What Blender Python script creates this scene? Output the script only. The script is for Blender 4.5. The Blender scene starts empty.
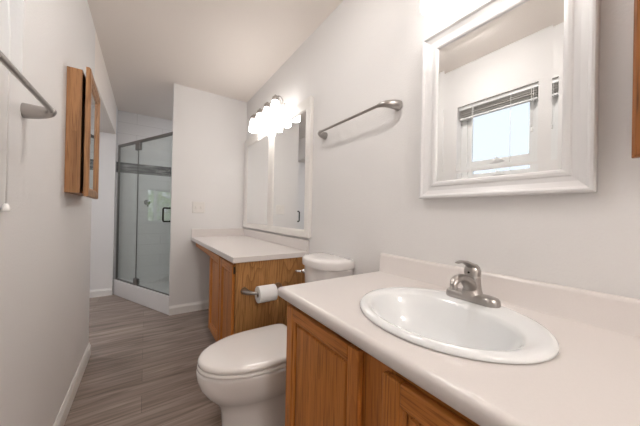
import bpy, bmesh, math, random
from mathutils import Vector, Matrix
random.seed(7)
C = bpy.context.scene.collection
PI = math.pi

# ------------------------------------------------------------------ camera, world, exposure
cam_d = bpy.data.cameras.new('camera'); cam = bpy.data.objects.new('camera', cam_d); C.objects.link(cam)
cam_d.sensor_width = 36.0; cam_d.lens = 255.68 / 640 * 36.0; cam_d.clip_start = 0.02
YAW, PITCH, ROLL, CH = .5982, .003, .0201, 1.0781
fwd = Vector((math.sin(YAW) * math.cos(PITCH), math.cos(YAW) * math.cos(PITCH), math.sin(PITCH)))
right0 = Vector((math.cos(YAW), -math.sin(YAW), 0)); up0 = right0.cross(fwd)
right = right0 * math.cos(ROLL) + up0 * math.sin(ROLL)
up = up0 * math.cos(ROLL) - right0 * math.sin(ROLL)
mw = Matrix((right, up, -fwd)).transposed().to_4x4(); mw.translation = Vector((0, 0, CH))
cam.matrix_world = mw
bpy.context.scene.camera = cam
vs = bpy.context.scene.view_settings
vs.view_transform = 'Standard'; vs.look = 'None'; vs.gamma = 1; vs.use_curve_mapping = False
vs.exposure = 1.65
world = bpy.data.worlds.new('sky'); bpy.context.scene.world = world; world.use_nodes = True
bg = world.node_tree.nodes['Background']
bg.inputs[0].default_value = (.92, .955, 1.0, 1); bg.inputs[1].default_value = .85
NEAR_W = 1.7            # emission of the shades above the framed mirror
SHADE_W = 4.1          # emission of the lit glass shades
# power of the unseen globe and dome added below to brighten the room
FILL_GLOBE_W = 18.0; FILL_DOME_W = 12.5

# ------------------------------------------------------------------ materials
def mat(name, col, rough=.5, metal=0, bump=0, bscale=200, var=0, vscale=6, coat=0, spec=.5, emit=None, estr=0):
    m = bpy.data.materials.new(name); m.use_nodes = True; nt = m.node_tree; b = nt.nodes['Principled BSDF']
    b.inputs['Base Color'].default_value = (*col, 1); b.inputs['Roughness'].default_value = rough
    b.inputs['Metallic'].default_value = metal; b.inputs['Specular IOR Level'].default_value = spec
    b.inputs['Coat Weight'].default_value = coat; b.inputs['Coat Roughness'].default_value = .08
    tc = nt.nodes.new('ShaderNodeTexCoord')
    if var:
        n = nt.nodes.new('ShaderNodeTexNoise'); n.inputs['Scale'].default_value = vscale; n.inputs['Detail'].default_value = 4
        r = nt.nodes.new('ShaderNodeMix'); r.data_type = 'RGBA'
        r.inputs[6].default_value = (*[c * (1 - var) for c in col], 1); r.inputs[7].default_value = (*[min(1, c * (1 + var)) for c in col], 1)
        nt.links.new(tc.outputs['Object'], n.inputs['Vector']); nt.links.new(n.outputs['Fac'], r.inputs[0]); nt.links.new(r.outputs[2], b.inputs['Base Color'])
    if bump:
        n = nt.nodes.new('ShaderNodeTexNoise'); n.inputs['Scale'].default_value = bscale; n.inputs['Detail'].default_value = 3
        bp = nt.nodes.new('ShaderNodeBump'); bp.inputs['Strength'].default_value = bump; bp.inputs['Distance'].default_value = .002
        nt.links.new(tc.outputs['Object'], n.inputs['Vector']); nt.links.new(n.outputs['Fac'], bp.inputs['Height']); nt.links.new(bp.outputs[0], b.inputs['Normal'])
    if emit:
        b.inputs['Emission Color'].default_value = (*emit, 1); b.inputs['Emission Strength'].default_value = estr
    return m

def oak(name, axis, base=(.56, .215, .046), dark=(.34, .105, .016), cathedral=False):
    """honey oak; grain runs along axis ('Z', 'Y' or 'X')"""
    m = bpy.data.materials.new(name); m.use_nodes = True; nt = m.node_tree; L = nt.links; b = nt.nodes['Principled BSDF']
    tc = nt.nodes.new('ShaderNodeTexCoord')
    def mp(scale):
        q = nt.nodes.new('ShaderNodeMapping'); s = [scale[0]] * 3; s['XYZ'.index(axis)] = scale[1]; q.inputs['Scale'].default_value = s
        L.new(tc.outputs['Object'], q.inputs['Vector']); return q
    m1 = mp((26, 1.6)); n1 = nt.nodes.new('ShaderNodeTexNoise'); n1.inputs['Scale'].default_value = 1; n1.inputs['Detail'].default_value = 5; n1.inputs['Distortion'].default_value = .6
    L.new(m1.outputs[0], n1.inputs['Vector'])
    m2 = mp((240, 7)); n2 = nt.nodes.new('ShaderNodeTexNoise'); n2.inputs['Scale'].default_value = 1; n2.inputs['Detail'].default_value = 2
    L.new(m2.outputs[0], n2.inputs['Vector'])
    m3 = mp((7, 1.1) if cathedral else (12, .8)); w = nt.nodes.new('ShaderNodeTexNoise'); w.inputs['Scale'].default_value = 1; w.inputs['Detail'].default_value = 1; w.inputs['Distortion'].default_value = .3
    L.new(m3.outputs[0], w.inputs['Vector'])
    rings = nt.nodes.new('ShaderNodeMath'); rings.operation = 'MULTIPLY'; rings.inputs[1].default_value = 16 if cathedral else 9
    L.new(w.outputs['Fac'], rings.inputs[0])
    fr = nt.nodes.new('ShaderNodeMath'); fr.operation = 'FRACT'; L.new(rings.outputs[0], fr.inputs[0])
    cr = nt.nodes.new('ShaderNodeValToRGB')
    cr.color_ramp.elements[0].position = 0; cr.color_ramp.elements[0].color = (.15, .15, .15, 1)
    cr.color_ramp.elements[1].position = .45; cr.color_ramp.elements[1].color = (1, 1, 1, 1)
    L.new(fr.outputs[0], cr.inputs[0])
    a = nt.nodes.new('ShaderNodeMath'); a.operation = 'MULTIPLY_ADD'; a.inputs[1].default_value = .38 if cathedral else .16; L.new(cr.outputs[0], a.inputs[0])
    k = nt.nodes.new('ShaderNodeMath'); k.operation = 'MULTIPLY'; k.inputs[1].default_value = .62 if cathedral else .84; L.new(n1.outputs['Fac'], k.inputs[0]); L.new(k.outputs[0], a.inputs[2])
    r = nt.nodes.new('ShaderNodeValToRGB')
    r.color_ramp.elements[0].position = .22; r.color_ramp.elements[0].color = (*dark, 1)
    r.color_ramp.elements[1].position = .72; r.color_ramp.elements[1].color = (*base, 1)
    L.new(a.outputs[0], r.inputs[0])
    po = nt.nodes.new('ShaderNodeValToRGB'); po.color_ramp.elements[0].position = .33; po.color_ramp.elements[0].color = (.42, .36, .30, 1)
    po.color_ramp.elements[1].position = .47; po.color_ramp.elements[1].color = (1, 1, 1, 1); L.new(n2.outputs['Fac'], po.inputs[0])
    mx = nt.nodes.new('ShaderNodeMix'); mx.data_type = 'RGBA'; mx.blend_type = 'MULTIPLY'; mx.inputs[0].default_value = .8
    L.new(r.outputs[0], mx.inputs[6]); L.new(po.outputs[0], mx.inputs[7]); L.new(mx.outputs[2], b.inputs['Base Color'])
    b.inputs['Roughness'].default_value = .42; b.inputs['Specular IOR Level'].default_value = .35; b.inputs['Coat Weight'].default_value = .1; b.inputs['Coat Roughness'].default_value = .25
    return m

def floor_mat():
    m = bpy.data.materials.new('vinyl_plank'); m.use_nodes = True; nt = m.node_tree; L = nt.links; b = nt.nodes['Principled BSDF']
    tc = nt.nodes.new('ShaderNodeTexCoord')
    br = nt.nodes.new('ShaderNodeTexBrick'); br.inputs['Scale'].default_value = 1; br.offset = .37
    br.inputs['Brick Width'].default_value = 1.2; br.inputs['Row Height'].default_value = .15; br.inputs['Mortar Size'].default_value = .0012
    br.inputs['Mortar Smooth'].default_value = .3; br.inputs['Bias'].default_value = 0
    br.inputs['Color1'].default_value = (.27, .212, .18, 1); br.inputs['Color2'].default_value = (.34, .272, .232, 1); br.inputs['Mortar'].default_value = (.13, .105, .09, 1)
    L.new(tc.outputs['Object'], br.inputs['Vector'])
    mp = nt.nodes.new('ShaderNodeMapping'); mp.inputs['Scale'].default_value = (2.2, 26, 1); L.new(tc.outputs['Object'], mp.inputs[0])
    n = nt.nodes.new('ShaderNodeTexNoise'); n.inputs['Scale'].default_value = 1; n.inputs['Detail'].default_value = 6; n.inputs['Distortion'].default_value = 1.1; L.new(mp.outputs[0], n.inputs['Vector'])
    r = nt.nodes.new('ShaderNodeValToRGB'); r.color_ramp.elements[0].position = .32; r.color_ramp.elements[0].color = (.62, .6, .58, 1)
    r.color_ramp.elements[1].position = .68; r.color_ramp.elements[1].color = (1.3, 1.3, 1.3, 1); L.new(n.outputs['Fac'], r.inputs[0])
    mx = nt.nodes.new('ShaderNodeMix'); mx.data_type = 'RGBA'; mx.blend_type = 'MULTIPLY'; mx.inputs[0].default_value = 1
    L.new(br.outputs[0], mx.inputs[6]); L.new(r.outputs[0], mx.inputs[7]); L.new(mx.outputs[2], b.inputs['Base Color'])
    b.inputs['Roughness'].default_value = .42
    bp = nt.nodes.new('ShaderNodeBump'); bp.inputs['Strength'].default_value = .25; bp.inputs['Distance'].default_value = .002
    L.new(n.outputs['Fac'], bp.inputs['Height']); L.new(bp.outputs[0], b.inputs['Normal'])
    return m

def tile_mat():
    """large white shower tile with thin grout joints and a band of dark split-stone mosaic"""
    m = bpy.data.materials.new('shower_tile'); m.use_nodes = True; nt = m.node_tree; L = nt.links; b = nt.nodes['Principled BSDF']
    tc = nt.nodes.new('ShaderNodeTexCoord'); sx = nt.nodes.new('ShaderNodeSeparateXYZ'); L.new(tc.outputs['Object'], sx.inputs[0])
    ad = nt.nodes.new('ShaderNodeMath'); ad.operation = 'ADD'; L.new(sx.outputs[0], ad.inputs[0]); L.new(sx.outputs[1], ad.inputs[1])
    cb = nt.nodes.new('ShaderNodeCombineXYZ'); L.new(ad.outputs[0], cb.inputs[0]); L.new(sx.outputs[2], cb.inputs[1])
    def brick(w, h, mo, c1, c2, cm, off=.5):
        br = nt.nodes.new('ShaderNodeTexBrick'); br.inputs['Scale'].default_value = 1; br.offset = off
        br.inputs['Brick Width'].default_value = w; br.inputs['Row Height'].default_value = h; br.inputs['Mortar Size'].default_value = mo
        br.inputs['Color1'].default_value = (*c1, 1); br.inputs['Color2'].default_value = (*c2, 1); br.inputs['Mortar'].default_value = (*cm, 1)
        L.new(cb.outputs[0], br.inputs['Vector']); return br
    big = brick(.6, .15, .002, (.70, .69, .68), (.72, .71, .70), (.52, .51, .50))
    mp = nt.nodes.new('ShaderNodeMapping'); mp.inputs['Scale'].default_value = (7, 42, 1); L.new(cb.outputs[0], mp.inputs[0])
    ns = nt.nodes.new('ShaderNodeTexNoise'); ns.inputs['Scale'].default_value = 1; ns.inputs['Detail'].default_value = 3; L.new(mp.outputs[0], ns.inputs['Vector'])
    rp = nt.nodes.new('ShaderNodeValToRGB'); rp.color_ramp.elements[0].position = .42; rp.color_ramp.elements[0].color = (.004, .004, .004, 1)
    rp.color_ramp.elements[1].position = .62; rp.color_ramp.elements[1].color = (.30, .29, .28, 1); L.new(ns.outputs['Fac'], rp.inputs[0])
    mos0 = brick(.17, .0343, .001, (.5, .5, .5), (1, 1, 1), (.3, .3, .3), .3)
    mos = nt.nodes.new('ShaderNodeMix'); mos.data_type = 'RGBA'; mos.blend_type = 'MULTIPLY'; mos.inputs[0].default_value = 1; L.new(rp.outputs[0], mos.inputs[6]); L.new(mos0.outputs[0], mos.inputs[7])
    g = nt.nodes.new('ShaderNodeMath'); g.operation = 'GREATER_THAN'; g.inputs[1].default_value = 1.575; L.new(sx.outputs[2], g.inputs[0])
    l = nt.nodes.new('ShaderNodeMath'); l.operation = 'LESS_THAN'; l.inputs[1].default_value = 1.712; L.new(sx.outputs[2], l.inputs[0])
    mu = nt.nodes.new('ShaderNodeMath'); mu.operation = 'MULTIPLY'; L.new(g.outputs[0], mu.inputs[0]); L.new(l.outputs[0], mu.inputs[1])
    mx = nt.nodes.new('ShaderNodeMix'); mx.data_type = 'RGBA'; L.new(mu.outputs[0], mx.inputs[0]); L.new(big.outputs[0], mx.inputs[6]); L.new(mos.outputs[2], mx.inputs[7])
    L.new(mx.outputs[2], b.inputs['Base Color']); b.inputs['Roughness'].default_value = .3
    return m

def glass_mat(name, tint, refl=1.0, rough=0):
    m = bpy.data.materials.new(name); m.use_nodes = True; nt = m.node_tree; L = nt.links
    nt.nodes.remove(nt.nodes['Principled BSDF']); out = nt.nodes['Material Output']
    t = nt.nodes.new('ShaderNodeBsdfTransparent'); t.inputs[0].default_value = (*tint, 1)
    g = nt.nodes.new('ShaderNodeBsdfAnisotropic'); g.inputs['Roughness'].default_value = rough
    f = nt.nodes.new('ShaderNodeFresnel'); f.inputs[0].default_value = 1.5
    geo = nt.nodes.new('ShaderNodeNewGeometry'); inv = nt.nodes.new('ShaderNodeMath'); inv.operation = 'MULTIPLY_ADD'
    inv.inputs[1].default_value = 1 / 1.5 - 1.5; inv.inputs[2].default_value = 1.5; L.new(geo.outputs['Backfacing'], inv.inputs[0])
    # keep the fresnel symmetric on both faces of the pane
    f.inputs[0].default_value = 1.5; L.new(inv.outputs[0], f.inputs[0])
    k = nt.nodes.new('ShaderNodeMath'); k.operation = 'MULTIPLY'; k.inputs[1].default_value = refl; L.new(f.outputs[0], k.inputs[0])
    x = nt.nodes.new('ShaderNodeMixShader'); L.new(k.outputs[0], x.inputs[0]); L.new(t.outputs[0], x.inputs[1]); L.new(g.outputs[0], x.inputs[2]); L.new(x.outputs[0], out.inputs[0])
    return m

M = dict(
    wall=mat('wall_paint', (.79, .772, .757), .75, bump=.5, bscale=130),
    ceil=mat('ceiling_paint', (.89, .825, .77), .85, bump=.4, bscale=110),
    trim=mat('white_trim', (.84, .82, .79), .4),
    floor=floor_mat(), tile=tile_mat(),
    curb=mat('cultured_stone', (.74, .72, .71), .3, var=.04, vscale=5),
    white_frame=mat('white_lacquer', (.76, .75, .745), .3),
    ivory_frame=mat('ivory_lacquer', (.80, .77, .73), .35),
    counter=mat('solid_surface', (.74, .69, .66), .30, var=.025, vscale=240, coat=.2),
    porcelain=mat('porcelain', (.84, .85, .85), .07, coat=.6),
    toilet=mat('toilet_china', (.82, .79, .77), .10, coat=.5),
    seat=mat('toilet_seat_plastic', (.80, .76, .73), .07, coat=.3),
    nickel=mat('brushed_nickel', (.43, .405, .385), .28, metal=1),
    chrome=mat('polished_chrome', (.75, .75, .75), .08, metal=1),
    darknickel=mat('shower_nickel', (.22, .21, .20), .35, metal=1),
    bronze=mat('dark_bronze', (.03, .026, .022), .4, metal=.7),
    hinge=mat('hinge_bronze', (.05, .035, .022), .45, metal=.8),
    mirror=mat('silvered_mirror', (.90, .91, .91), .01, metal=1),
    plastic=mat('switch_plastic', (.80, .77, .73), .35),
    paper=mat('tissue_paper', (.86, .85, .84), .9, bump=.3, bscale=90),
    card=mat('cardboard_core', (.16, .11, .08), .9),
    dark=mat('dark_recess', (.04, .03, .025), .8),
    vinyl=mat('window_vinyl', (.80, .80, .79), .35),
    slat=mat('blind_slat', (.62, .60, .57), .45),
    cord=mat('blind_cord', (.86, .85, .83), .6),
    shade=mat('lit_glass_shade', (.9, .88, .85), .3, emit=(1, .965, .94), estr=SHADE_W),
    soft_shade=mat('lit_soft_glass_shade', (.9, .88, .85), .3, emit=(1, .965, .94), estr=NEAR_W),
    oak_z=oak('oak_vertical', 'Z'), oak_y=oak('oak_horizontal', 'Y'), oak_x=oak('oak_across', 'X'),
    oak_red=oak('oak_red', 'Z', base=(.34, .125, .030), dark=(.20, .065, .014)),
    oak_light=oak('oak_light', 'Z', base=(.47, .235, .098), dark=(.20, .088, .032)),
    oak_panel=oak('oak_plywood', 'Z', base=(.50, .250, .088), dark=(.24, .105, .032), cathedral=True),
    clear=glass_mat('clear_shower_glass', (.905, .935, .925)), pane=glass_mat('window_pane', (.96, .97, .98), .8), frosted=glass_mat('privacy_pane', (.66, .68, .70), .8),
    leaf=mat('shrub_leaf', (.36, .55, .17), .5, var=.5, vscale=14), bark=mat('shrub_bark', (.12, .08, .05), .9),
    soil=mat('outdoor_gravel', (.45, .38, .30), .95, var=.2, vscale=20),
)

# ------------------------------------------------------------------ mesh helpers
def link(name, bm, m, parent=None, smooth=False, bevel=0, seg=2, auto=None):
    bmesh.ops.recalc_face_normals(bm, faces=bm.faces)
    me = bpy.data.meshes.new(name); bm.to_mesh(me); bm.free()
    o = bpy.data.objects.new(name, me); C.objects.link(o)
    me.materials.append(m)
    if smooth:
        for p in me.polygons: p.use_smooth = True
        if auto is not None:
            me.set_sharp_from_angle(angle=auto)
    if bevel:
        md = o.modifiers.new('bevel', 'BEVEL'); md.width = bevel; md.segments = seg; md.limit_method = 'ANGLE'; md.angle_limit = math.radians(40)
        for p in me.polygons: p.use_smooth = True
        me.set_sharp_from_angle(angle=math.radians(35)) if seg < 2 else None
        md.harden_normals = False
        wn = o.modifiers.new('wn', 'WEIGHTED_NORMAL'); wn.keep_sharp = True
    if parent:
        o.parent = parent
        if parent.type == 'EMPTY': o.matrix_parent_inverse = Matrix.Translation(-parent.location)
    return o

def box(bm, x0, x1, y0, y1, z0, z1):
    vs_ = [bm.verts.new((x, y, z)) for x in (x0, x1) for y in (y0, y1) for z in (z0, z1)]
    for f in ((0, 1, 3, 2), (4, 6, 7, 5), (0, 4, 5, 1), (2, 3, 7, 6), (0, 2, 6, 4), (1, 5, 7, 3)):
        bm.faces.new([vs_[i] for i in f])
def boxes(*bs):
    bm = bmesh.new()
    for b in bs: box(bm, *b)
    return bm
def loft(bm, rings, cap0=True, cap1=True, closed=True):
    vr = [[bm.verts.new(p) for p in r] for r in rings]
    n = len(vr[0])
    for a, b in zip(vr, vr[1:]):
        for i in range(n if closed else n - 1):
            j = (i + 1) % n; bm.faces.new((a[i], a[j], b[j], b[i]))
    if cap0: bm.faces.new(vr[0])
    if cap1: bm.faces.new(list(reversed(vr[-1])))
    return vr
def lathe(bm, prof, c=(0, 0, 0), axis='Z', n=32, cap0=True, cap1=True):
    """prof: (radius, height along axis)"""
    rings = []
    for r, h in prof:
        ring = []
        for i in range(n):
            a = 2 * PI * i / n; u, v = r * math.cos(a), r * math.sin(a)
            p = {'Z': (u, v, h), 'X': (h, u, v), 'Y': (v, h, u)}[axis]
            ring.append(Vector(p) + Vector(c))
        rings.append(ring)
    loft(bm, rings, cap0, cap1)
def tube(bm, pts, rad, n=14, flat=None):
    """sweep with a radius per point; flat = vertical squash per point"""
    pts = [Vector(p) for p in pts]; rings = []
    if not isinstance(rad, (list, tuple)): rad = [rad] * len(pts)
    nprev = None
    for i, p in enumerate(pts):
        d = (pts[min(i + 1, len(pts) - 1)] - pts[max(i - 1, 0)]).normalized()
        ref = Vector((0, 0, 1)) if abs(d.z) < .9 else Vector((0, 1, 0))
        if nprev is not None: s = (nprev - d * nprev.dot(d)).normalized()
        else: s = d.cross(ref).normalized()
        nprev = s; t = s.cross(d).normalized()
        f = 1 if flat is None else flat[i]
        rings.append([p + s * rad[i] * math.cos(2 * PI * k / n) + t * rad[i] * f * math.sin(2 * PI * k / n) for k in range(n)])
    loft(bm, rings)
def bez(p0, p1, p2, n=8):
    p0, p1, p2 = map(Vector, (p0, p1, p2))
    return [p0 * (1 - t) ** 2 + p1 * 2 * t * (1 - t) + p2 * t * t for t in [i / n for i in range(n + 1)]]

def tag(o, label, cat, group=None):
    o['label'] = label; o['category'] = cat
    if group: o['group'] = group
    return o
def thing(name, label, cat, loc, group=None):
    o = bpy.data.objects.new(name, None); C.objects.link(o); o.location = loc; o.empty_display_size = .05
    return tag(o, label, cat, group)
def struct(name, bm, m, bevel=0, parent=None, **k):
    o = link(name, bm, m, parent, bevel=bevel, **k)
    if parent is None: o['kind'] = 'structure'
    return o

# ------------------------------------------------------------------ room measures
W, LW, YF, YA, YS, CZ, AZ = .985, -.33, 3.047, 4.14, 4.32, 2.399, 2.033
LE = 2.50; XE = .218; XO = -2.1; YN = -2.8
WY0, WY1, WZ0, WZ1 = .63, 1.20, 1.48, 2.045          # window in the left wall
AX0, AX1, AZ0, AZ1 = -1.95, -.775, .89, 1.415          # window in the alcove wall

struct('floor', boxes((XO - .12, W + .12, YN - .12, YS + .12, -.06, 0)), M['floor'])
struct('ceiling', boxes((LW - .16, W + .12, YN - .12, YS + .12, CZ, CZ + .08)), M['ceil'])
struct('ceiling', boxes((XO - .12, LW, LE, YA, AZ, CZ)), M['ceil'])
struct('wall_right', boxes((W, W + .12, YN, YS, 0, CZ)), M['wall'])
struct('wall_near', boxes((LW - .16, W + .12, YN - .12, YN, 0, CZ)), M['wall'])
T = LW - .16
struct('wall_left', boxes((T, LW, YN, WY0, 0, CZ), (T, LW, WY1, LE, 0, CZ), (T, LW, WY0, WY1, 0, WZ0), (T, LW, WY0, WY1, WZ1, CZ)), M['wall'])
struct('wall_far', boxes((XE, W, YF, YF + .115, 0, CZ)), M['wall'])
struct('wall_alcove_back', boxes((XO, AX0, YA, YA + .12, 0, AZ), (AX1, LW - .0, YA, YA + .12, 0, AZ), (AX0, AX1, YA, YA + .12, 0, AZ0), (AX0, AX1, YA, YA + .12, AZ1, AZ)), M['wall'])
struct('wall_alcove_left', boxes((XO - .12, XO, LE - .12, YA + .12, 0, AZ)), M['wall'])
struct('wall_alcove_near', boxes((XO, T, LE - .12, LE, 0, AZ)), M['wall'])
struct('wall_shower_left', boxes((LW - .12, LW, YA + .121, YS + .12, 0, CZ), (LW - .12, LW, YA, YA + .12, AZ, CZ)), M['tile'])
struct('wall_shower_back', boxes((LW, W, YS, YS + .12, .0, CZ)), M['tile'])
struct('wall_shower_right', boxes((W - .012, W, YF + .116, YS, 0, CZ)), M['tile'])
struct('wall_shower_near', boxes((XE + .02, W - .013, YF + .115, YF + .127, 0, CZ)), M['tile'])

# baseboards with a stepped top
def baseboard(name, p0, p1, nrm, ext0=0):
    p0, p1, nrm = Vector((*p0, 0)), Vector((*p1, 0)), Vector((*nrm, 0))
    prof = [(0, 0), (.013, 0), (.013, .068), (.010, .076), (.006, .084), (.004, .092), (0, .092)]
    bm = bmesh.new(); loft(bm, [[p + nrm * a + Vector((0, 0, b)) for a, b in prof] for p in (p0, p1)])
    return struct(name, bm, M['trim'])
baseboard('baseboard_left', (LW, YN), (LW, LE + .013), (1, 0))
baseboard('baseboard_left_end', (T, LE), (LW + .0, LE), (0, 1))
baseboard('baseboard_alcove', (XO, YA), (LW, YA), (0, -1))
baseboard('baseboard_far', (XE - .0, YF), (W, YF), (0, -1))
baseboard('baseboard_right', (W, .90), (W, 1.55), (-1, 0))

# shower curb (diagonal) and pan
A = Vector((-.33, 4.175, 0)); B = Vector((.214, 3.046, 0)); E_ = (B - A).normalized(); NI = Vector((-E_.y, E_.x, 0))
if NI.x < 0: NI = -NI
def quadprism(bm, a, b, d0, d1, z0, z1):
    ps = [a + NI * d0, b + NI * d0, b + NI * d1, a + NI * d1]
    loft(bm, [[p + Vector((0, 0, z0)) for p in ps], [p + Vector((0, 0, z1)) for p in ps]])
bm = bmesh.new(); quadprism(bm, A, B, 0, .10, 0, .188)
struct('trim_1', bm, M['curb'], bevel=.006)
bm = bmesh.new()
ps = [A + NI * .10, B + NI * .10, Vector((W - .013, YF + .13, 0)), Vector((W - .013, YS, 0)), Vector((LW, YS, 0))]
loft(bm, [[p + Vector((0, 0, .0)) for p in ps], [p + Vector((0, 0, .05)) for p in ps]])
struct('floor_shower_pan', bm, M['curb'])

# ------------------------------------------------------------------ windows
wf = boxes((T + .03, T + .08, WY0, WY1, WZ0, WZ0 + .04), (T + .03, T + .08, WY0, WY1, WZ1 - .035, WZ1), (T + .03, T + .08, WY0, WY0 + .04, WZ0 + .035, WZ1 - .035), (T + .03, T + .08, WY1 - .05, WY1, WZ0 + .035, WZ1 - .035))
win = struct('window_1', wf, M['vinyl'], bevel=.003)
s = boxes((T + .045, T + .075, WY0 + .04, WY1 - .05, 1.52, 1.560), (T + .045, T + .07, WY0 + .04, WY0 + .075, 1.56, WZ1 - .035), (T + .045, T + .07, WY1 - .085, WY1 - .05, 1.56, WZ1 - .035), (T + .045, T + .07, WY0 + .04, WY1 - .05, WZ1 - .065, WZ1 - .035))
struct('sash', s, M['vinyl'], parent=win, bevel=.002)
struct('pane', boxes((T + .052, T + .058, WY0 + .03, WY1 - .04, WZ0 + .03, WZ1 - .03)), M['frosted'], parent=win)
bm = bmesh.new(); box(bm, T + .076, T + .09, .86, .95, 1.534, 1.544); tube(bm, [(T + .085, .88, 1.545), (T + .09, .90, 1.554), (T + .09, .92, 1.566)], [.006, .005, .005])
struct('latch', bm, M['vinyl'], parent=win)

wf = boxes((AX0, AX1, YA + .03, YA + .08, AZ0, AZ0 + .03), (AX0, AX1, YA + .03, YA + .08, AZ1 - .03, AZ1), (AX0, AX0 + .03, YA + .03, YA + .08, AZ0 + .03, AZ1 - .03), (AX1 - .03, AX1, YA + .03, YA + .08, AZ0 + .03, AZ1 - .03), (-1.02, -.992, YA + .03, YA + .08, AZ0 + .03, AZ1 - .03))
win2 = struct('window_2', wf, M['vinyl'], bevel=.003)
struct('pane', boxes((AX0 + .03, AX1 - .03, YA + .052, YA + .058, AZ0 + .03, AZ1 - .03)), M['pane'], parent=win2)

# ------------------------------------------------------------------ blind on the left window
bl = thing('window_blind', 'white blind pulled up in the high window seen in the framed mirror', 'blind', (LW - .04, .915, WZ1))
link('headrail', boxes((LW - .055, LW - .02, WY0 + .006, WY1 - .006, WZ1 - .028, WZ1 - .001)), M['vinyl'], bl, bevel=.002)
bm = bmesh.new()
for k in range(14):
    z = WZ1 - .034 - k * .0046; tl = .004 * math.sin(k * 1.7)
    y0, y1 = WY0 + .012, WY1 - .012
    sag = .002 * math.sin(k)
    vsx = [(LW - .056, z - tl), (LW - .038, z + .0022), (LW - .018, z + tl)]
    loft(bm, [[(x, y0, zz + dz) for x, zz in vsx for dz in (0,)] + [(x, y0, zz - .0012) for x, zz in reversed(vsx)],
              [(x, y1, zz + sag) for x, zz in vsx] + [(x, y1, zz - .0012 + sag) for x, zz in reversed(vsx)]])
link('slats', bm, M['slat'], bl)
link('bottom_rail', boxes((LW - .052, LW - .022, WY0 + .012, WY1 - .012, WZ1 - .112, WZ1 - .100)), M['vinyl'], bl, bevel=.002)
def cord(name, y, z1, x1=LW - .014, w=.004, tz=.022, two=True):
    bm = bmesh.new()
    for d in ((-w, w) if two else (0,)): tube(bm, [(LW - .016, y + d, WZ1 - .03), (x1, y + d * .8, (WZ1 + z1) / 2), (x1, y + d * .3, z1 + tz)], .0013, 8)
    c = link(name, bm, M['cord'], bl, smooth=True)
    if tz > .01:
        bm = bmesh.new(); lathe(bm, [(.003, tz + .001), (.006, tz * .8), (.008, tz * .25), (.0075, 0)], (x1, y, z1), n=14); link('tassel', bm, M['cord'], c, smooth=True)
cord('lift_cord', 1.075, 1.066, LW + .010)
cord('lift_cord', .668, 1.70, LW - .012, .006, .03)
cord('tilt_wand', .80, 1.50, LW - .014, 0, .0, False)

# ------------------------------------------------------------------ outdoors (seen only through panes)
struct('ground_outside', boxes((-9, XO - .13, -3, 11, -.5, -.4), (XO - .129, 4, YS + .2, 11, -.5, -.4)), M['soil'])
def shrub(x, y, r, h, label):
    t = thing('leafy_shrub', label, 'shrub', (x, y, -.4), 'shrubs outside the alcove window')
    bm = bmesh.new()
    for k in range(1300):
        a = random.uniform(0, 2 * PI); u = random.uniform(-1, 1); rr = random.uniform(.55, 1) ** .5
        p = Vector((x + r * rr * math.cos(a) * math.sqrt(1 - u * u), y + r * .7 * rr * math.sin(a) * math.sqrt(1 - u * u), -.4 + h * .55 + u * h * .45))
        d = Vector((random.uniform(-1, 1), random.uniform(-1, 1), random.uniform(-.6, 1))).normalized(); s_ = d.orthogonal().normalized() * .036
        l = random.uniform(.09, .15)
        q = [p, p + d * l * .5 + s_, p + d * l, p + d * l * .5 - s_]; m_ = p + d * l * .5 + s_.cross(d).normalized() * .006
        vv = [bm.verts.new(i) for i in q]; c_ = bm.verts.new(m_)
        for i in range(4): bm.faces.new((vv[i], vv[(i + 1) % 4], c_))
    link('foliage', bm, M['leaf'], t)
    bm = bmesh.new()
    for k in range(5):
        a = k * 1.26; tube(bm, [(x + .03 * math.cos(a), y + .03 * math.sin(a), -.4), (x + .3 * r * math.cos(a), y + .3 * r * math.sin(a), h * .3 - .4), (x + .7 * r * math.cos(a), y + .5 * r * math.sin(a), h * .7 - .4)], [.02, .014, .006], 8)
    link('stem', bm, M['bark'], t)
shrub(-2.75, 5.45, .75, 2.6, 'green leafy shrub mirrored in the left of the glass door window reflection')
shrub(-4.6, 6.7, 1.1, 3.2, 'taller green shrub beyond the nearest shrub in the glass door reflection')

# ------------------------------------------------------------------ shower enclosure
se = thing('shower_enclosure', 'glass shower enclosure with dark metal trim on a white diagonal curb', 'shower', ((A + B) / 2 + Vector((0, 0, .188))))
GD = .028
G0 = A + NI * GD + E_ * .022; G1 = B + NI * GD - E_ * .012
LEN = (G1 - G0).length; SP = .40
def gseg(a0, a1, z0, z1, d0=-.004, d1=.004):
    bm = bmesh.new(); quadprism(bm, G0 + E_ * a0, G0 + E_ * a1, d0, d1, z0, z1); return bm
link('fixed_panel', gseg(.008, LEN * SP - .004, .20, 1.885), M['clear'], se)
door = link('glass_door', gseg(LEN * SP + .004, LEN - .012, .20, 1.885), M['clear'], se)
link('top_rail', gseg(0, LEN, 1.875, 1.905, -.012, .012), M['darknickel'], se, bevel=.002)
link('side_channel', gseg(0, .016, .19, 1.876, -.01, .01), M['darknickel'], se)
link('side_channel', gseg(LEN - .014, LEN, .19, 1.876, -.01, .01), M['darknickel'], se)
link('bottom_rail', gseg(0, LEN * SP, .188, .202, -.009, .009), M['darknickel'], se)
link('door_seal', gseg(LEN * SP - .004, LEN * SP + .004, .21, 1.875, -.005, .005), M['darknickel'], se)
link('drip_rail', gseg(LEN * SP, LEN - .014, .189, .20, -.006, .006), M['darknickel'], se)
link('hinge', gseg(LEN * SP - .045, LEN * SP + .05, 1.79, 1.876, -.016, .016), M['darknickel'], se, bevel=.003)
link('hinge', gseg(LEN * SP - .03, LEN * SP + .055, .203, .27, -.016, .016), M['darknickel'], se, bevel=.003)
bm = bmesh.new(); hc = G0 + E_ * (LEN - .15)
hx = G0 + E_ * (LEN - .075)
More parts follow.
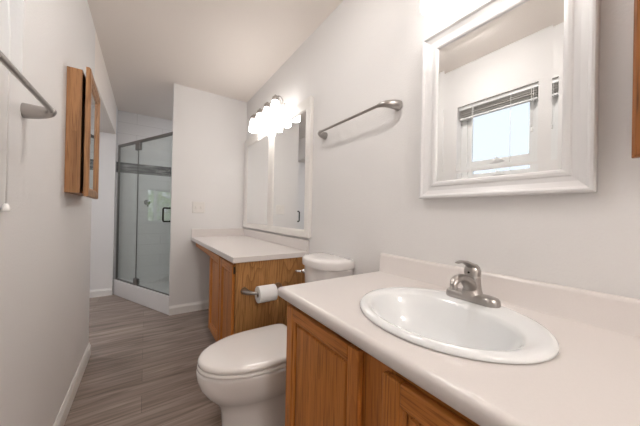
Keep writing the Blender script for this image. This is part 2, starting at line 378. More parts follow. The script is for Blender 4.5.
for sgn in (-1, 1):
    f = NI * sgn
    tube(bm, [hx + f * .004 + Vector((0, 0, .965)), hx + f * .05 + Vector((0, 0, .965)), hx + f * .058 + Vector((0, 0, .975)), hx + f * .058 + Vector((0, 0, 1.095)), hx + f * .05 + Vector((0, 0, 1.105)), hx + f * .004 + Vector((0, 0, 1.105))], .009, 12)
link('door_handle', bm, M['bronze'], door, smooth=True)

sv = thing('shower_valve', 'round chrome shower valve on the white tiled back wall of the shower', 'valve', (.012, YS, 1.19))
bm = bmesh.new(); lathe(bm, [(.036, 0), (.036, -.006), (.030, -.012), (.02, -.014)], (.012, YS, 1.19), 'Y'); link('escutcheon', bm, M['darknickel'], sv, smooth=True, auto=.6)
bm = bmesh.new(); lathe(bm, [(.022, -.013), (.022, -.045), (.016, -.055)], (.012, YS, 1.19), 'Y'); tube(bm, [(.012, YS - .045, 1.19), (.02, YS - .05, 1.15), (.022, YS - .052, 1.125)], [.009, .008, .006]); link('lever', bm, M['darknickel'], sv, smooth=True, auto=.6)

# ------------------------------------------------------------------ cabinet doors (raised panel, facing -X or +X)
def frame_prism(bm, o, i, x0, x1):
    """picture-frame ring from outer rect o to inner rect i (y0,y1,z0,z1) between depth x0 and x1"""
    def rect(r, x): return [(x, r[0], r[2]), (x, r[1], r[2]), (x, r[1], r[3]), (x, r[0], r[3])]
    rings = [rect(o, x0), rect(o, x1), rect(i, x1), rect(i, x0)]
    vr = [[bm.verts.new(p) for p in r] for r in rings]
    for a in range(4):
        b = (a + 1) % 4
        for k in range(4):
            l = (k + 1) % 4; bm.faces.new((vr[a][k], vr[a][l], vr[b][l], vr[b][k]))
def ringprof(bm, rect0, prof):
    """mitred moulding: prof = list of (inset, x); rings closed into a solid tube"""
    vr = []
    for ins, x in prof:
        y0, y1, z0, z1 = rect0; vr.append([bm.verts.new(p) for p in ((x, y0 + ins, z0 + ins), (x, y1 - ins, z0 + ins), (x, y1 - ins, z1 - ins), (x, y0 + ins, z1 - ins))])
    n = len(vr)
    for a in range(n):
        b = (a + 1) % n
        for k in range(4):
            l = (k + 1) % 4; bm.faces.new((vr[a][k], vr[a][l], vr[b][l], vr[b][k]))
def panel_door(parent, xf, y0, y1, z0, z1, st=.052, th=.018, name='door'):
    """door front at xf, facing -X"""
    xb = xf + th
    # stiles and rails are the door mesh; panel is a child
    bm = bmesh.new()
    for (a, b) in ((y0, y0 + st), (y1 - st, y1)): box(bm, xf, xb, a, b, z0, z1)
    d = link(name, bm, M['oak_z'], parent, bevel=.0035, seg=3)
    link('rail', boxes((xf, xb, y0 + st + .0003, y1 - st - .0003, z0 + .0002, z0 + st)), M['oak_y'], d, bevel=.003, seg=2)
    link('rail', boxes((xf, xb, y0 + st + .0003, y1 - st - .0003, z1 - st, z1 - .0002)), M['oak_y'], d, bevel=.003, seg=2)
    bm = bmesh.new(); ringprof(bm, (y0 + st, y1 - st, z0 + st, z1 - st), [(-.001, xf + .014), (0, xf + .003), (.003, xf + .006), (.006, xf + .006), (.010, xf + .011), (.010, xf + .014)])
    link('moulding', bm, M['oak_z'], d)
    bm = bmesh.new()
    r = (y0 + st + .010, y1 - st - .010, z0 + st + .010, z1 - st - .010)
    def R(i, x): return [(x, r[0] + i, r[2] + i), (x, r[1] - i, r[2] + i), (x, r[1] - i, r[3] - i), (x, r[0] + i, r[3] - i)]
    loft(bm, [R(0, xb - .002), R(0, xf + .0145), R(.005, xf + .0145), R(.008, xf + .010), R(.012, xf + .009)])
    link('panel', bm, M['oak_z'], d)
    return d

# ------------------------------------------------------------------ far vanity
CX = .43; ZC = .803
fv = thing('vanity_cabinet', 'honey oak cabinet with two doors under the far countertop', 'cabinet', (.7, 1.9, 0))
FX = .463
link('body', boxes((FX + .019, W - .001, 1.600, 2.27, .10, .766)), M['oak_panel'], fv)
link('side_panel', boxes((FX, W - .001, 1.584, 1.5995, .0, .766)), M['oak_panel'], fv)
link('toe_kick', boxes((FX + .06, W - .002, 1.600, 2.26, .0, .10)), M['oak_y'], fv)
for a, b in ((1.600, 1.625), (2.245, 2.27), (1.90, 1.93)): link('frame_stile', boxes((FX, FX + .019, a, b, .10, .766)), M['oak_z'], fv, bevel=.001)
for a, b, c, d in ((1.62, 1.90, .735, .766), (1.93, 2.245, .735, .766), (1.62, 1.90, .10, .14), (1.93, 2.245, .10, .14)): link('frame_rail', boxes((FX, FX + .019, a, b, c, d)), M['oak_y'], fv)
d1 = panel_door(fv, FX - .019, 1.594, 1.905, .12, .752, .05)
d2 = panel_door(fv, FX - .019, 1.922, 2.262, .12, .752, .05)
for z in (.70, .17):
    bm = bmesh.new(); box(bm, FX - .012, FX - .004, 1.5835, 1.5935, z, z + .04); lathe(bm, [(.004, z - .002), (.004, z + .042)], (FX - .008, 1.5855, 0), n=10)
    link('hinge', bm, M['hinge'], d1)
# kneehole drawer front
dr = thing('drawer_apron', 'narrow oak drawer front under the far countertop beside the switch wall', 'drawer', (FX, 2.66, .7))
link('drawer_front', boxes((FX - .012, FX + .006, 2.277, YF - .03, .702, .764)), M['oak_y'], dr, bevel=.003)
link('drawer_box', boxes((FX + .0062, W - .05, 2.285, YF - .035, .708, .764)), M['oak_y'], dr)

ct = thing('vanity_countertop', 'off-white far countertop with square edge and low splash against the switch wall', 'countertop', (.7, 2.3, ZC - .036))
bm = bmesh.new(); loft(bm, [[(x, y, z) for x, y in ((.441, 1.566), (W - .0005, 1.572), (W - .0005, YF - .0005), (.406, YF - .0005))] for z in (ZC - .036, ZC)])
link('slab', bm, M['counter'], ct, bevel=.004, seg=3)
link('backsplash', boxes((W - .020, W - .0005, 1.572, YF - .021, ZC, ZC + .083)), M['counter'], ct, bevel=.003)
link('end_splash', boxes((.409, W - .0005, YF - .0205, YF - .0005, ZC, ZC + .083)), M['counter'], ct, bevel=.003)

# ------------------------------------------------------------------ double mirror cabinet
def mirror_door(parent, y0, y1, z0, z1, xf, g):
    """g = glass opening (y0, y1, z0, z1)"""
    bm = bmesh.new(); o = (y0, y1, z0, z1); vr = []
    for t, d, x in ((0, 0, .02), (0, 0, .003), (0, .003, 0), (1, -.012, 0), (1, -.009, .003), (1, -.002, .004), (1, 0, .008), (1, 0, .02)):
        a = [o[k] + (g[k] - o[k]) * t + (d if k % 2 == 0 else -d) for k in range(4)]
        vr.append([bm.verts.new(p) for p in ((xf + x, a[0], a[2]), (xf + x, a[1], a[2]), (xf + x, a[1], a[3]), (xf + x, a[0], a[3]))])
    for a in range(len(vr)):
        b = (a + 1) % len(vr)
        for k in range(4):
            l = (k + 1) % 4; bm.faces.new((vr[a][k], vr[a][l], vr[b][l], vr[b][k]))
    d = link('door', bm, M['ivory_frame'], parent)
    link('mirror_glass', boxes((xf + .0075, xf + .012, g[0] - .004, g[1] + .004, g[2] - .004, g[3] + .004)), M['mirror'], d)
mc = thing('mirror_cabinet', 'wide white medicine cabinet with two mirrored doors above the far countertop', 'mirror cabinet', (W, 2.26, .903))
link('body', boxes((.972, W - .001, 1.549, 3.006, .909, 1.915)), M['ivory_frame'], mc)
mirror_door(mc, 1.546, 2.236, .903, 1.920, .953, (1.612, 2.172, .960, 1.828))
mirror_door(mc, 2.240, 3.010, .903, 1.920, .953, (2.300, 2.905, .960, 1.828))

# ------------------------------------------------------------------ vanity lights
def vanity_light(label, yc, n, sp, zt=2.035, x=.872, sm='shade'):
    t = thing('vanity_light', label, 'wall light', (W, yc, zt - .05))
    hw = (n - 1) * sp / 2
    bm = bmesh.new(); box(bm, W - .022, W - .001, yc - .11, yc + .11, zt - .110, zt - .012)
    link('wall_plate', bm, M['nickel'], t, bevel=.006, seg=3)
    bm = bmesh.new(); tube(bm, [(W - .05, yc - hw - .03, zt - .06), (W - .05, yc + hw + .03, zt - .06)], .008, 14)
    for s_ in (-.06, .06): tube(bm, [(W - .023, yc + s_, zt - .06), (W - .048, yc + s_, zt - .06)], .009, 12)
    link('crossbar', bm, M['nickel'], t, smooth=True, auto=.7)
    for i in range(n):
        y = yc - hw + i * sp
        bm = bmesh.new()
        tube(bm, bez((W - .05, y, zt - .06), (W - .055, y, zt + .02), (x + .012, y, zt - .004), 8), .006, 10)
        lathe(bm, [(.006, .006), (.010, .002), (.012, -.004), (.016, -.008), (.027, -.016), (.030, -.030), (.029, -.046)], (x, y, zt), n=24)
        arm = link('lamp_arm', bm, M['nickel'], t, smooth=True, auto=.8)
        bm = bmesh.new()
        prof = [(.020, -.041), (.025, -.050), (.033, -.068), (.038, -.092), (.041, -.122), (.043, -.152), (.041, -.166), (.038, -.170), (.036, -.166), (.038, -.152), (.036, -.122), (.033, -.092), (.028, -.070), (.018, -.052)]
        lathe(bm, prof, (x, y, zt), n=32, cap0=False, cap1=True)
        link('lamp_shade', bm, M[sm], arm, smooth=True)
vanity_light('lit four-shade wall light above the far mirror cabinet', 2.213, 4, .172, 2.045, .866)
vanity_light('lit wall light above the white framed mirror, cut by the top edge', .385, 3, .172, 2.020, .868, 'soft_shade')

# ------------------------------------------------------------------ framed mirror
fm = thing('framed_mirror', 'large white framed mirror hanging above the oval sink', 'mirror', (W, .398, 1.15))
my0, my1, mz0, mz1 = .146, .658, 1.150, 1.820
bm = bmesh.new()
ringprof(bm, (my0, my1, mz0, mz1), [(0, W - .001), (0, .955), (.003, .950), (.009, .949), (.013, .952), (.016, .957), (.022, .960), (.032, .964), (.046, .9655), (.050, .962), (.058, .961), (.064, .963), (.068, .968), (.068, W - .001)])
link('frame', bm, M['white_frame'], fm)
ins = .066; bv = .026; tl = .0005
bm = bmesh.new()
def MR(i, x): return [(x, my0 + i, mz0 + i), (x, my1 - i, mz0 + i), (x, my1 - i, mz1 - i), (x, my0 + i, mz1 - i)]
loft(bm, [MR(ins, .977), MR(ins, .9695), MR(ins + bv, .9705)])
link('mirror_glass', bm, M['mirror'], fm)

# ------------------------------------------------------------------ main vanity
mv = thing('sink_cabinet', 'honey oak sink base cabinet with raised panel doors under the near countertop', 'cabinet', (.7, .3, 0))
VX = .445; VE = .832
link('body', boxes((VX + .019, W - .001, -.90, VE - .019, .10, .66)), M['oak_panel'], mv)
link('side_panel', boxes((VX, W - .001, VE - .0188, VE, 0, .766)), M['oak_panel'], mv)
link('toe_kick', boxes((VX + .06, VX + .075, -.90, VE - .02, 0, .0995)), M['oak_y'], mv)
for a, b in ((.355, .475), (VE - .045, VE - .019), (-.06, 0), (-.90, -.5)): link('frame_stile', boxes((VX, VX + .019, a, b, .10, .766)), M['oak_z'], mv, bevel=.001)
for a, b in ((.475, VE - .045), (0, .355), (-.5, -.06)):
    link('frame_rail', boxes((VX, VX + .019, a, b, .73, .766)), M['oak_y'], mv); link('frame_rail', boxes((VX, VX + .019, a, b, .10, .14)), M['oak_y'], mv)
panel_door(mv, VX - .020, .449, .822, .12, .750, .040)
panel_door(mv, VX - .020, -.015, .375, .12, .742, .046)
panel_door(mv, VX - .020, -.45, -.045, .12, .742, .052)

# countertop with a real sink cut-out and rolled front edge
mcn = thing('sink_countertop', 'off-white near countertop with rolled front edge around the oval sink', 'countertop', (.7, .3, ZC - .038))
SX, SY, SA, SB = .680, .392, .240, .208     # sink centre, half length (Y), half width (X)
X0, X1, Y0, Y1 = .414, W - .0005, -.92, .879
N = 96
def slab():
    bm = bmesh.new(); R = .014
    # hole ring
    hole = [(SX + (SB - .018) * math.cos(2 * PI * i / N), SY + (SA - .018) * math.sin(2 * PI * i / N)) for i in range(N)]
    # outer rectangle ring sampled radially from the sink centre
    def onrect(a, ins, rc=.03):
        dx, dy = math.cos(a), math.sin(a); x0, x1, y0, y1 = X0 + ins, X1, Y0 + ins, Y1 - ins
        tx = ((x1 - SX) / dx if dx > 0 else (x0 - SX) / dx) if abs(dx) > 1e-9 else 1e9
        ty = ((y1 - SY) / dy if dy > 0 else (y0 - SY) / dy) if abs(dy) > 1e-9 else 1e9
        t = min(tx, ty); return (SX + dx * t, SY + dy * t)
    angs = [2 * PI * i / N for i in range(N)]
    # snap nearest angles to the four corners
    for cx, cy in ((X0, Y0), (X1, Y0), (X1, Y1), (X0, Y1)):
        ca = math.atan2(cy - SY, cx - SX) % (2 * PI); k = min(range(N), key=lambda i: abs((angs[i] - ca + PI) % (2 * PI) - PI)); angs[k] = ca
    outer = [onrect(a, 0) for a in angs]
    def inset(p, d):
        x, y = p
        if x - X0 < d: x = X0 + d
        if Y1 - y < d: y = Y1 - d
        return (x, y)
    rings = [[(x, y, ZC - .037) for x, y in hole], [(x, y, ZC) for x, y in hole]]
    for k in range(0, 7):
        a = PI / 2 * k / 6; d = R * (1 - math.sin(a)); z = ZC - R + R * math.cos(a)
        rings.append([(*inset(p, d), z) for p in outer])
    rings.append([(*p, ZC - .037 + .006) for p in outer]); rings.append([(*inset(p, .005), ZC - .037) for p in outer])
    vr = [[bm.verts.new(p) for p in r] for r in rings]
    for a in range(len(vr)):
        b = (a + 1) % len(vr)
        for i in range(N):
            j = (i + 1) % N; bm.faces.new((vr[a][i], vr[a][j], vr[b][j], vr[b][i]))
    return bm
link('slab', slab(), M['counter'], mcn, smooth=True, auto=math.radians(40))
bm = bmesh.new()
prof = [(W - .001, ZC + .0005), (W - .020, ZC + .0005), (W - .021, ZC + .074), (W - .018, ZC + .081), (W - .013, ZC + .085), (W - .001, ZC + .085)]
prof[1:2] = [(W - .026, ZC + .0005), (W - .022, ZC + .004)]
loft(bm, [[(x, y, z) for x, z in prof] for y in (Y0, Y1)])
link('backsplash', bm, M['counter'], mcn, smooth=True, auto=math.radians(50))

# ------------------------------------------------------------------ sink
sk = thing('oval_sink', 'white oval drop-in sink in the near countertop under the framed mirror', 'sink', (SX, SY, ZC))
def ell(cx, a, b, z, n=72): return [(cx + b * math.cos(2 * PI * i / n), SY + a * math.sin(2 * PI * i / n), z) for i in range(n)]
bm = bmesh.new()
rs = [ell(SX, SA - .004, SB - .004, ZC + .0006), ell(SX, SA, SB, ZC + .003), ell(SX, SA - .001, SB - .001, ZC + .009), ell(SX, SA - .006, SB - .006, ZC + .0145), ell(SX, SA - .014, SB - .014, ZC + .0165),
      ell(SX - .004, SA - .026, SB - .022, ZC + .0150)]
ix = SX - .030
rs += [ell(ix, .199, .152, ZC + .0125), ell(ix, .192, .145, ZC + .008), ell(ix, .186, .139, ZC - .002), ell(ix, .178, .131, ZC - .022), ell(ix + .002, .165, .120, ZC - .055), ell(ix + .004, .143, .103, ZC - .088), ell(ix + .008, .108, .078, ZC - .112), ell(ix + .012, .062, .05, ZC - .124), ell(ix + .014, .026, .024, ZC - .128)]
loft(bm, rs, cap0=False, cap1=False)
# underside shell gives the bowl thickness
rs2 = [ell(ix + .014, .026, .024, ZC - .128), ell(ix + .014, .032, .03, ZC - .136), ell(ix + .012, .066, .056, ZC - .133), ell(ix + .008, .114, .085, ZC - .120), ell(ix + .004, .150, .110, ZC - .094), ell(ix + .002, .172, .127, ZC - .060), ell(ix, .186, .138, ZC - .025), ell(ix, .192, .144, ZC - .003), ell(SX, SA - .004, SB - .004, ZC + .0006)]
rs2[-2] = ell(ix, .194, .147, ZC - .0005)
loft(bm, rs2, cap0=False, cap1=False); bmesh.ops.remove_doubles(bm, verts=bm.verts, dist=1e-5)
link('basin', bm, M['porcelain'], sk, smooth=True)
bm = bmesh.new(); lathe(bm, [(.0245, -.1295), (.0245, -.1262), (.020, -.1255), (.019, -.128), (.006, -.1285)], (ix + .014, SY, ZC), n=28); link('drain', bm, M['chrome'], sk, smooth=True, auto=.5)
bm = bmesh.new(); lathe(bm, [(.011, 0), (.011, .003), (.007, .0035), (.006, .001)], (0, 0, 0), 'X', n=20)
# ------------------------------------------------------------------ faucet
bm.free()
fx, fy, fz = .850, .393, ZC + .0150
fa = thing('sink_faucet', 'brushed nickel single-lever faucet on the back rim of the oval sink', 'faucet', (fx, fy, fz))
bm = bmesh.new()
def stad(hl, hw, z, dx=0, n=10):
    p = []
    for k in range(n + 1): a = PI * k / n; p.append((fx + dx + hw * math.cos(a), fy + (hl - hw) + hw * math.sin(a), z))
    for k in range(n + 1): a = PI + PI * k / n; p.append((fx + dx + hw * math.cos(a), fy - (hl - hw) + hw * math.sin(a), z))
    return p
loft(bm, [stad(.078, .026, fz - .001), stad(.079, .027, fz + .003), stad(.078, .026, fz + .014), stad(.074, .0225, fz + .020), stad(.060, .018, fz + .0225)])
link('base_plate', bm, M['nickel'], fa, smooth=True, auto=.7)
bm = bmesh.new()
lathe(bm, [(.032, .016), (.029, .024), (.0255, .036), (.0235, .055), (.023, .072), (.024, .076)], (fx + .002, fy, fz), n=32)
link('body', bm, M['nickel'], fa, smooth=True, auto=.8)
bm = bmesh.new()
tube(bm, [(fx + .004, fy, fz + .030), (fx - .020, fy, fz + .054), (fx - .045, fy, fz + .070), (fx - .070, fy, fz + .078), (fx - .090, fy, fz + .077), (fx - .105, fy, fz + .069), (fx - .111, fy, fz + .060)], [.023, .0190, .0160, .0142, .0136, .012, .009], 20, flat=[1, .95, .85, .75, .78, .9, 1])
lathe(bm, [(.0098, .062), (.0105, .055), (.010, .049), (.0085, .047)], (fx - .107, fy, fz), n=20)
link('spout', bm, M['nickel'], fa, smooth=True, auto=1.0)
bm = bmesh.new()
lathe(bm, [(.0225, .0765), (.0235, .082), (.0232, .094), (.020, .104), (.013, .111), (.004, .1135)], (fx + .003, fy, fz), n=28)
tube(bm, [(fx + .006, fy, fz + .100), (fx - .015, fy, fz + .111), (fx - .04, fy, fz + .121), (fx - .07, fy, fz + .126), (fx - .090, fy, fz + .124)], [.017, .0155, .0125, .010, .007], 16, flat=[.75, .55, .42, .38, .38])
hd = link('lever_handle', bm, M['nickel'], fa, smooth=True, auto=1.0)
bm = bmesh.new(); lathe(bm, [(.003, -.0245), (.003, -.020)], (fx + .002, fy, fz + .088), 'X', n=12); link('set_screw', bm, M['bronze'], hd)
bm = bmesh.new(); lathe(bm, [(.003, .012), (.003, .052), (.0055, .054), (.006, .060), (.004, .064)], (fx + .022, fy + .0, fz + .008), n=12); link('lift_rod', bm, M['nickel'], fa, smooth=True, auto=.8)

# ------------------------------------------------------------------ towel bars
def towel_bar(label, xw, s, yc, z, hl=.30):
    """wall plane xw, s = direction into room"""
    t = thing('towel_bar', label, 'towel bar', (xw, yc, z))
    tip = hl - .045
    bm = bmesh.new(); tube(bm, [(xw + s * .076, yc - tip - .006, z), (xw + s * .076, yc + tip + .006, z)], .0075, 16)
    link('rail', bm, M['nickel'], t, smooth=True, auto=.8)
    for e in (-1, 1):
        bm = bmesh.new()
        pts = [(xw + s * .0008, yc + e * hl, z), (xw + s * .012, yc + e * (hl - .001), z), (xw + s * .032, yc + e * (hl - .006), z), (xw + s * .052, yc + e * (hl - .016), z), (xw + s * .066, yc + e * (hl - .028), z), (xw + s * .0745, yc + e * (hl - .045), z), (xw + s * .076, yc + e * (hl - .062), z)]
        tube(bm, pts, [.0240, .0235, .0212, .0182, .0150, .0118, .0088], 20)
        link('post', bm, M['nickel'], t, smooth=True, auto=1.0)
towel_bar('brushed nickel towel bar between the mirror cabinet and the framed mirror', W, -1, 1.098, 1.600)
towel_bar('brushed nickel towel bar on the left wall, cut by the left edge', LW, 1, .915, 1.390)

# ------------------------------------------------------------------ oak medicine cabinets
oc = thing('medicine_cabinet', 'narrow oak medicine cabinet with a mirrored door standing slightly ajar on the left wall', 'medicine cabinet', (LW, 1.93, 1.155))
link('body', boxes((LW + .001, LW + .006, 1.725, 2.135, 1.158, 1.772), (LW + .006, LW + .057, 1.725, 1.738, 1.158, 1.772), (LW + .006, LW + .057, 2.122, 2.135, 1.158, 1.772), (LW + .006, LW + .057, 1.738, 2.122, 1.158, 1.171), (LW + .006, LW + .057, 1.738, 2.122, 1.759, 1.772)), M['oak_light'], oc, bevel=.001)
def oak_mirror_door(parent, y0, y1, z0, z1, xb, s, hinge_y, ang, wood, fw=.05):
    bm = bmesh.new(); ringprof(bm, (y0, y1, z0, z1), [(0, xb), (0, xb + s * .013), (.005, xb + s * .018), (fw - .014, xb + s * .018), (fw - .010, xb + s * .014), (fw - .003, xb + s * .010), (fw, xb + s * .008), (fw, xb)])
    g = bmesh.new(); box(g, *sorted((xb + s * .002, xb + s * .006)), y0 + fw - .004, y1 - fw + .004, z0 + fw - .004, z1 - fw + .004)
    rot = Matrix.Translation((xb, hinge_y, 0)) @ Matrix.Rotation(ang, 4, 'Z') @ Matrix.Translation((-xb, -hinge_y, 0))
    for b in (bm, g): bmesh.ops.transform(b, matrix=rot, verts=b.verts)
    d = link('door', bm, M[wood], parent); link('mirror_glass', g, M['mirror'], d)
oak_mirror_door(oc, 1.700, 2.150, 1.142, 1.782, LW + .060, 1, 2.150, math.radians(1.8), 'oak_light')

oc2 = thing('medicine_cabinet', 'oak medicine cabinet right of the framed mirror, cut by the right edge', 'medicine cabinet', (W, -.18, 1.2))
link('body', boxes((W - .058, W - .001, -.40, .062, 1.235, 1.83)), M['oak_red'], oc2, bevel=.001)
oak_mirror_door(oc2, -.42, .083, 1.220, 1.85, W - .060, -1, -.42, 0, 'oak_red')

# ------------------------------------------------------------------ switch plate
sw = thing('light_switch', 'ivory two-gang switch plate on the far wall above the splash', 'light switch', (.476, YF, 1.12))
bm = bmesh.new()
def plate(x0, x1, z0, z1, ya, yb, i): return [[(x0, ya, z0), (x1, ya, z0), (x1, ya, z1), (x0, ya, z1)], [(x0, (ya + yb) / 2, z0), (x1, (ya + yb) / 2, z0), (x1, (ya + yb) / 2, z1), (x0, (ya + yb) / 2, z1)], [(x0 + i, yb, z0 + i), (x1 - i, yb, z0 + i), (x1 - i, yb, z1 - i), (x0 + i, yb, z1 - i)]]
loft(bm, plate(.414, .537, 1.060, 1.182, YF - .0005, YF - .008, .004)); link('plate', bm, M['plastic'], sw)
for x in (.450, .501):
    link('toggle', boxes((x - .008, x + .008, YF - .019, YF - .0082, 1.108, 1.134)), M['plastic'], sw, bevel=.002)
    for z in (1.09, 1.152):
        bm = bmesh.new(); lathe(bm, [(.003, -.0076), (.003, -.0090)], (x, YF, z), 'Y', n=10); link('screw', bm, M['plastic'], sw)

# ------------------------------------------------------------------ toilet-paper holder and roll
ph = thing('paper_holder', 'brushed nickel toilet paper holder on the oak cabinet side', 'paper holder', (.61, 1.574, .585))
RY = 1.497; RX0, RX1 = .572, .684; RZ = .588
for xa, xb in ((.516, .561), (.748, .698)):
    bm = bmesh.new(); q = 1 if xb > xa else -1
    tube(bm, [(xa, 1.5832, RZ), (xa + q * .001, 1.568, RZ), (xa + q * .006, 1.542, RZ), (xa + q * .016, 1.522, RZ), (xa + q * .030, 1.505, RZ), (xb + q * .004, RY, RZ)], [.022, .021, .0165, .013, .0105, .009], 18)
    link('post', bm, M['nickel'], ph, smooth=True, auto=1.0)
bm = bmesh.new(); tube(bm, [(.561, RY, RZ), (.698, RY, RZ)], .008, 14); link('roller', bm, M['nickel'], ph, smooth=True, auto=.8)
tr = thing('toilet_paper_roll', 'white toilet paper roll on the nickel holder beside the toilet', 'toilet paper', (.61, RY, RZ - .05))
rc = RZ - .011
bm = bmesh.new(); lathe(bm, [(.018, RX0 + .0008), (.049, RX0), (.0505, RX0 + .002), (.0505, RX1 - .002), (.049, RX1), (.018, RX1 - .0008), (.018, RX0 + .0008)], (0, RY, rc), 'X', n=48, cap0=False, cap1=False)
pts = [(RY - .0508, rc + .005), (RY - .0512, rc - .02), (RY - .0508, rc - .045)]
link('paper', bm, M['paper'], tr, smooth=True, auto=.6)
bm = bmesh.new(); lathe(bm, [(.0165, RX0), (.0178, RX0), (.0178, RX1), (.0165, RX1), (.0165, RX0)], (0, RY, rc), 'X', n=32, cap0=False, cap1=False)
link('core', bm, M['card'], tr, smooth=True, auto=.6)

# ------------------------------------------------------------------ toilet
TY = 1.205
to = thing('toilet', 'white two-piece elongated toilet with closed lid between the two oak cabinets', 'toilet', (.6, TY, 0))
def egg(xf, xb, hw, z, n=64, sq=.62, ye=.80, sh=.12):
    """plan outline: rounded nose at xf (towards -X), squarer back at xb"""
    pts = []; xm = xf + (xb - xf) * .56
    for i in range(n):
        a = 2 * PI * i / n; c, s_ = math.cos(a), math.sin(a)
        if c < 0:   # nose
            x = xm + (xm - xf) * c; y = hw * math.copysign(abs(s_) ** 1.0, s_)
        else:
            x = xm + (xb - xm) * abs(c) ** sq; y = hw * math.copysign(abs(s_) ** ye, s_) * (1 - sh * (x - xm) / (xb - xm))
        pts.append((x, TY + y, z))
    return pts
bm = bmesh.new()
rs = [egg(.295, .80, .112, 0.0005), egg(.292, .80, .114, .012), egg(.300, .78, .106, .03), egg(.305, .76, .100, .10), egg(.300, .76, .100, .17), egg(.288, .76, .108, .205), egg(.262, .76, .130, .235), egg(.232, .765, .155, .27), egg(.208, .77, .172, .31), egg(.196, .772, .180, .35), egg(.193, .772, .183, .375), egg(.194, .772, .182, .384), egg(.202, .768, .176, .388)]
loft(bm, rs)
link('bowl', bm, M['toilet'], to, smooth=True, auto=1.2)
def seat_ring(bm, z0, z1, xf, xb, hw, top=.006):
    k = dict(sq=.24, ye=.18, sh=.03, n=96)
    loft(bm, [egg(xf + .004, xb, hw - .004, z0, **k), egg(xf, xb, hw, z0 + .003, **k), egg(xf, xb, hw, z1 - top, **k), egg(xf + .004, xb - .003, hw - .004, z1 - top * .3, **k), egg(xf + .010, xb - .006, hw - .010, z1 + .0002, **k), egg(xf + .022, xb - .012, hw - .022, z1 + .0018, **k), egg(xf + .045, xb - .03, hw - .045, z1 + .0038, **k), egg(xf + .08, xb - .06, hw - .08, z1 + .0052, **k), egg(xf + .13, xb - .10, hw - .13, z1 + .0058, **k)])
bm = bmesh.new(); seat_ring(bm, .3885, .407, .196, .682, .182)
link('seat', bm, M['seat'], to, smooth=True, auto=1.0)
bm = bmesh.new(); seat_ring(bm, .4075, .431, .199, .684, .181, .010)
link('lid', bm, M['seat'], to, smooth=True, auto=1.0)
for y in (TY - .07, TY + .07):
    bm = bmesh.new(); lathe(bm, [(.012, y - .018), (.012, y + .018)], (.700, 0, .412), 'Y', n=16); link('seat_hinge', bm, M['seat'], to, smooth=True, auto=.8)
def tank_out(xf, xb, hw, z, n=40):
    pts = [(xb, -hw * .93), (xb, hw * .93)]; xm = xb - .055; b_ = xm - xf
    for i in range(n + 1):
        a = PI * i / n; c, s_ = math.cos(a), math.sin(a)
        pts.append((xm - b_ * s_ ** .82, hw * math.copysign(abs(c) ** .75, c)))
    return [(x, TY + .038 + y, z) for x, y in pts]
bm = bmesh.new()
loft(bm, [tank_out(.835, .975, .156, .389), tank_out(.820, .975, .163, .42), tank_out(.800, .978, .158, .60), tank_out(.792, .979, .163, .7675)])
link('tank', bm, M['toilet'], to, smooth=True, auto=.9)
bm = bmesh.new()
loft(bm, [tank_out(.790, .981, .164, .768), tank_out(.778, .982, .171, .772), tank_out(.776, .982, .172, .806), tank_out(.781, .980, .168, .817), tank_out(.797, .975, .156, .823), tank_out(.85, .95, .12, .825)])
link('tank_lid', bm, M['toilet'], to, smooth=True, auto=1.0)
bm = bmesh.new()
lathe(bm, [(.013, .008), (.013, -.012), (.009, -.020)], (.815, TY + .140, .725), 'X', n=18)
tube(bm, [(.787, TY + .140, .725), (.778, TY + .153, .725), (.775, TY + .175, .722), (.776, TY + .195, .718)], [.007, .0075, .0075, .006], 12)
link('flush_lever', bm, M['chrome'], to, smooth=True, auto=1.0)

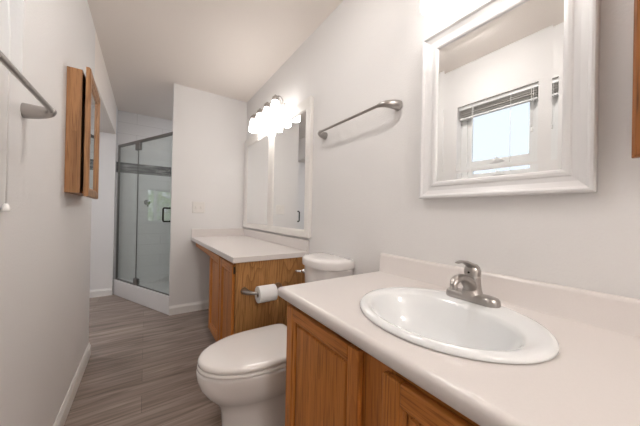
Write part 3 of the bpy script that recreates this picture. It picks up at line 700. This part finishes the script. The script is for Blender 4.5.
# ------------------------------------------------------------------ fill lamps added on the ceilings, out of view
M['fill_dome'] = mat('cool_fill_glass', (.9, .9, .9), .3, emit=(.95, .95, 1), estr=17)  # glow of the two lamps added to brighten alcove and shower
al = thing('added_ceiling_light', 'unseen round ceiling lamp added in the alcove to brighten it and the shower', 'fill light', (-1.0, 3.05, AZ))
bm = bmesh.new(); lathe(bm, [(.14, 0), (.14, -.02), (.13, -.028)], (-1.0, 3.05, AZ - .0005), n=40); link('fill_lamp_base', bm, M['nickel'], al, smooth=True, auto=.6)
bm = bmesh.new(); lathe(bm, [(.125, -.029), (.120, -.045), (.10, -.062), (.06, -.074), (.02, -.078)], (-1.0, 3.05, AZ), n=40); link('fill_lamp_dome', bm, M['fill_dome'], al, smooth=True)
sl = thing('added_ceiling_light', 'small unseen ceiling lamp added inside the shower to brighten it', 'fill light', (.62, 3.75, CZ))  # added behind the far wall, only to lift the dark shower interior
bm = bmesh.new(); lathe(bm, [(.10, 0), (.10, -.012), (.09, -.016)], (.62, 3.75, CZ - .0005), n=40); link('fill_lamp_base', bm, M['nickel'], sl, smooth=True, auto=.6)
bm = bmesh.new(); lathe(bm, [(.086, -.017), (.08, -.026), (.05, -.034), (.02, -.036)], (.62, 3.75, CZ), n=40); link('fill_lamp_dome', bm, M['fill_dome'], sl, smooth=True)
# dome added over the passage, out of frame, as fill for walls and floor
M['dome'] = mat('dome_fill_glass', (.9, .88, .85), .3, emit=(1, .965, .94), estr=FILL_DOME_W)
dl = thing('added_ceiling_light', 'unseen flush ceiling lamp added over the middle of the passage as fill', 'fill light', (.22, .92, CZ))
bm = bmesh.new(); lathe(bm, [(.14, 0), (.14, -.02), (.13, -.028)], (.22, .92, CZ - .0005), n=40); link('fill_lamp_base', bm, M['nickel'], dl, smooth=True, auto=.6)
bm = bmesh.new(); lathe(bm, [(.125, -.029), (.122, -.050), (.10, -.072), (.06, -.086), (.02, -.09)], (.22, .92, CZ), n=40); link('fill_lamp_dome', bm, M['dome'], dl, smooth=True)
cl = thing('added_ceiling_light', 'unseen globe lamp added over the entrance end of the room as fill', 'fill light', (.15, -1.75, CZ))  # invented globe behind the camera, distant fill for the whole room
bm = bmesh.new(); lathe(bm, [(.07, 0), (.07, -.012), (.05, -.03), (.012, -.04), (.012, -.10), (.05, -.105), (.05, -.125)], (.15, -1.75, CZ - .0005), n=40); link('fill_lamp_base', bm, M['nickel'], cl, smooth=True, auto=.6)
M['globe'] = mat('globe_fill_glass', (.9, .88, .85), .3, emit=(1, .965, .94), estr=FILL_GLOBE_W)
bm = bmesh.new(); lathe(bm, [(.13 * math.sin(a), -.245 + .13 * math.cos(a)) for a in [.38 + (PI - .4) * k / 16 for k in range(17)]], (.15, -1.75, CZ), n=40); link('fill_lamp_globe', bm, M['globe'], cl, smooth=True)
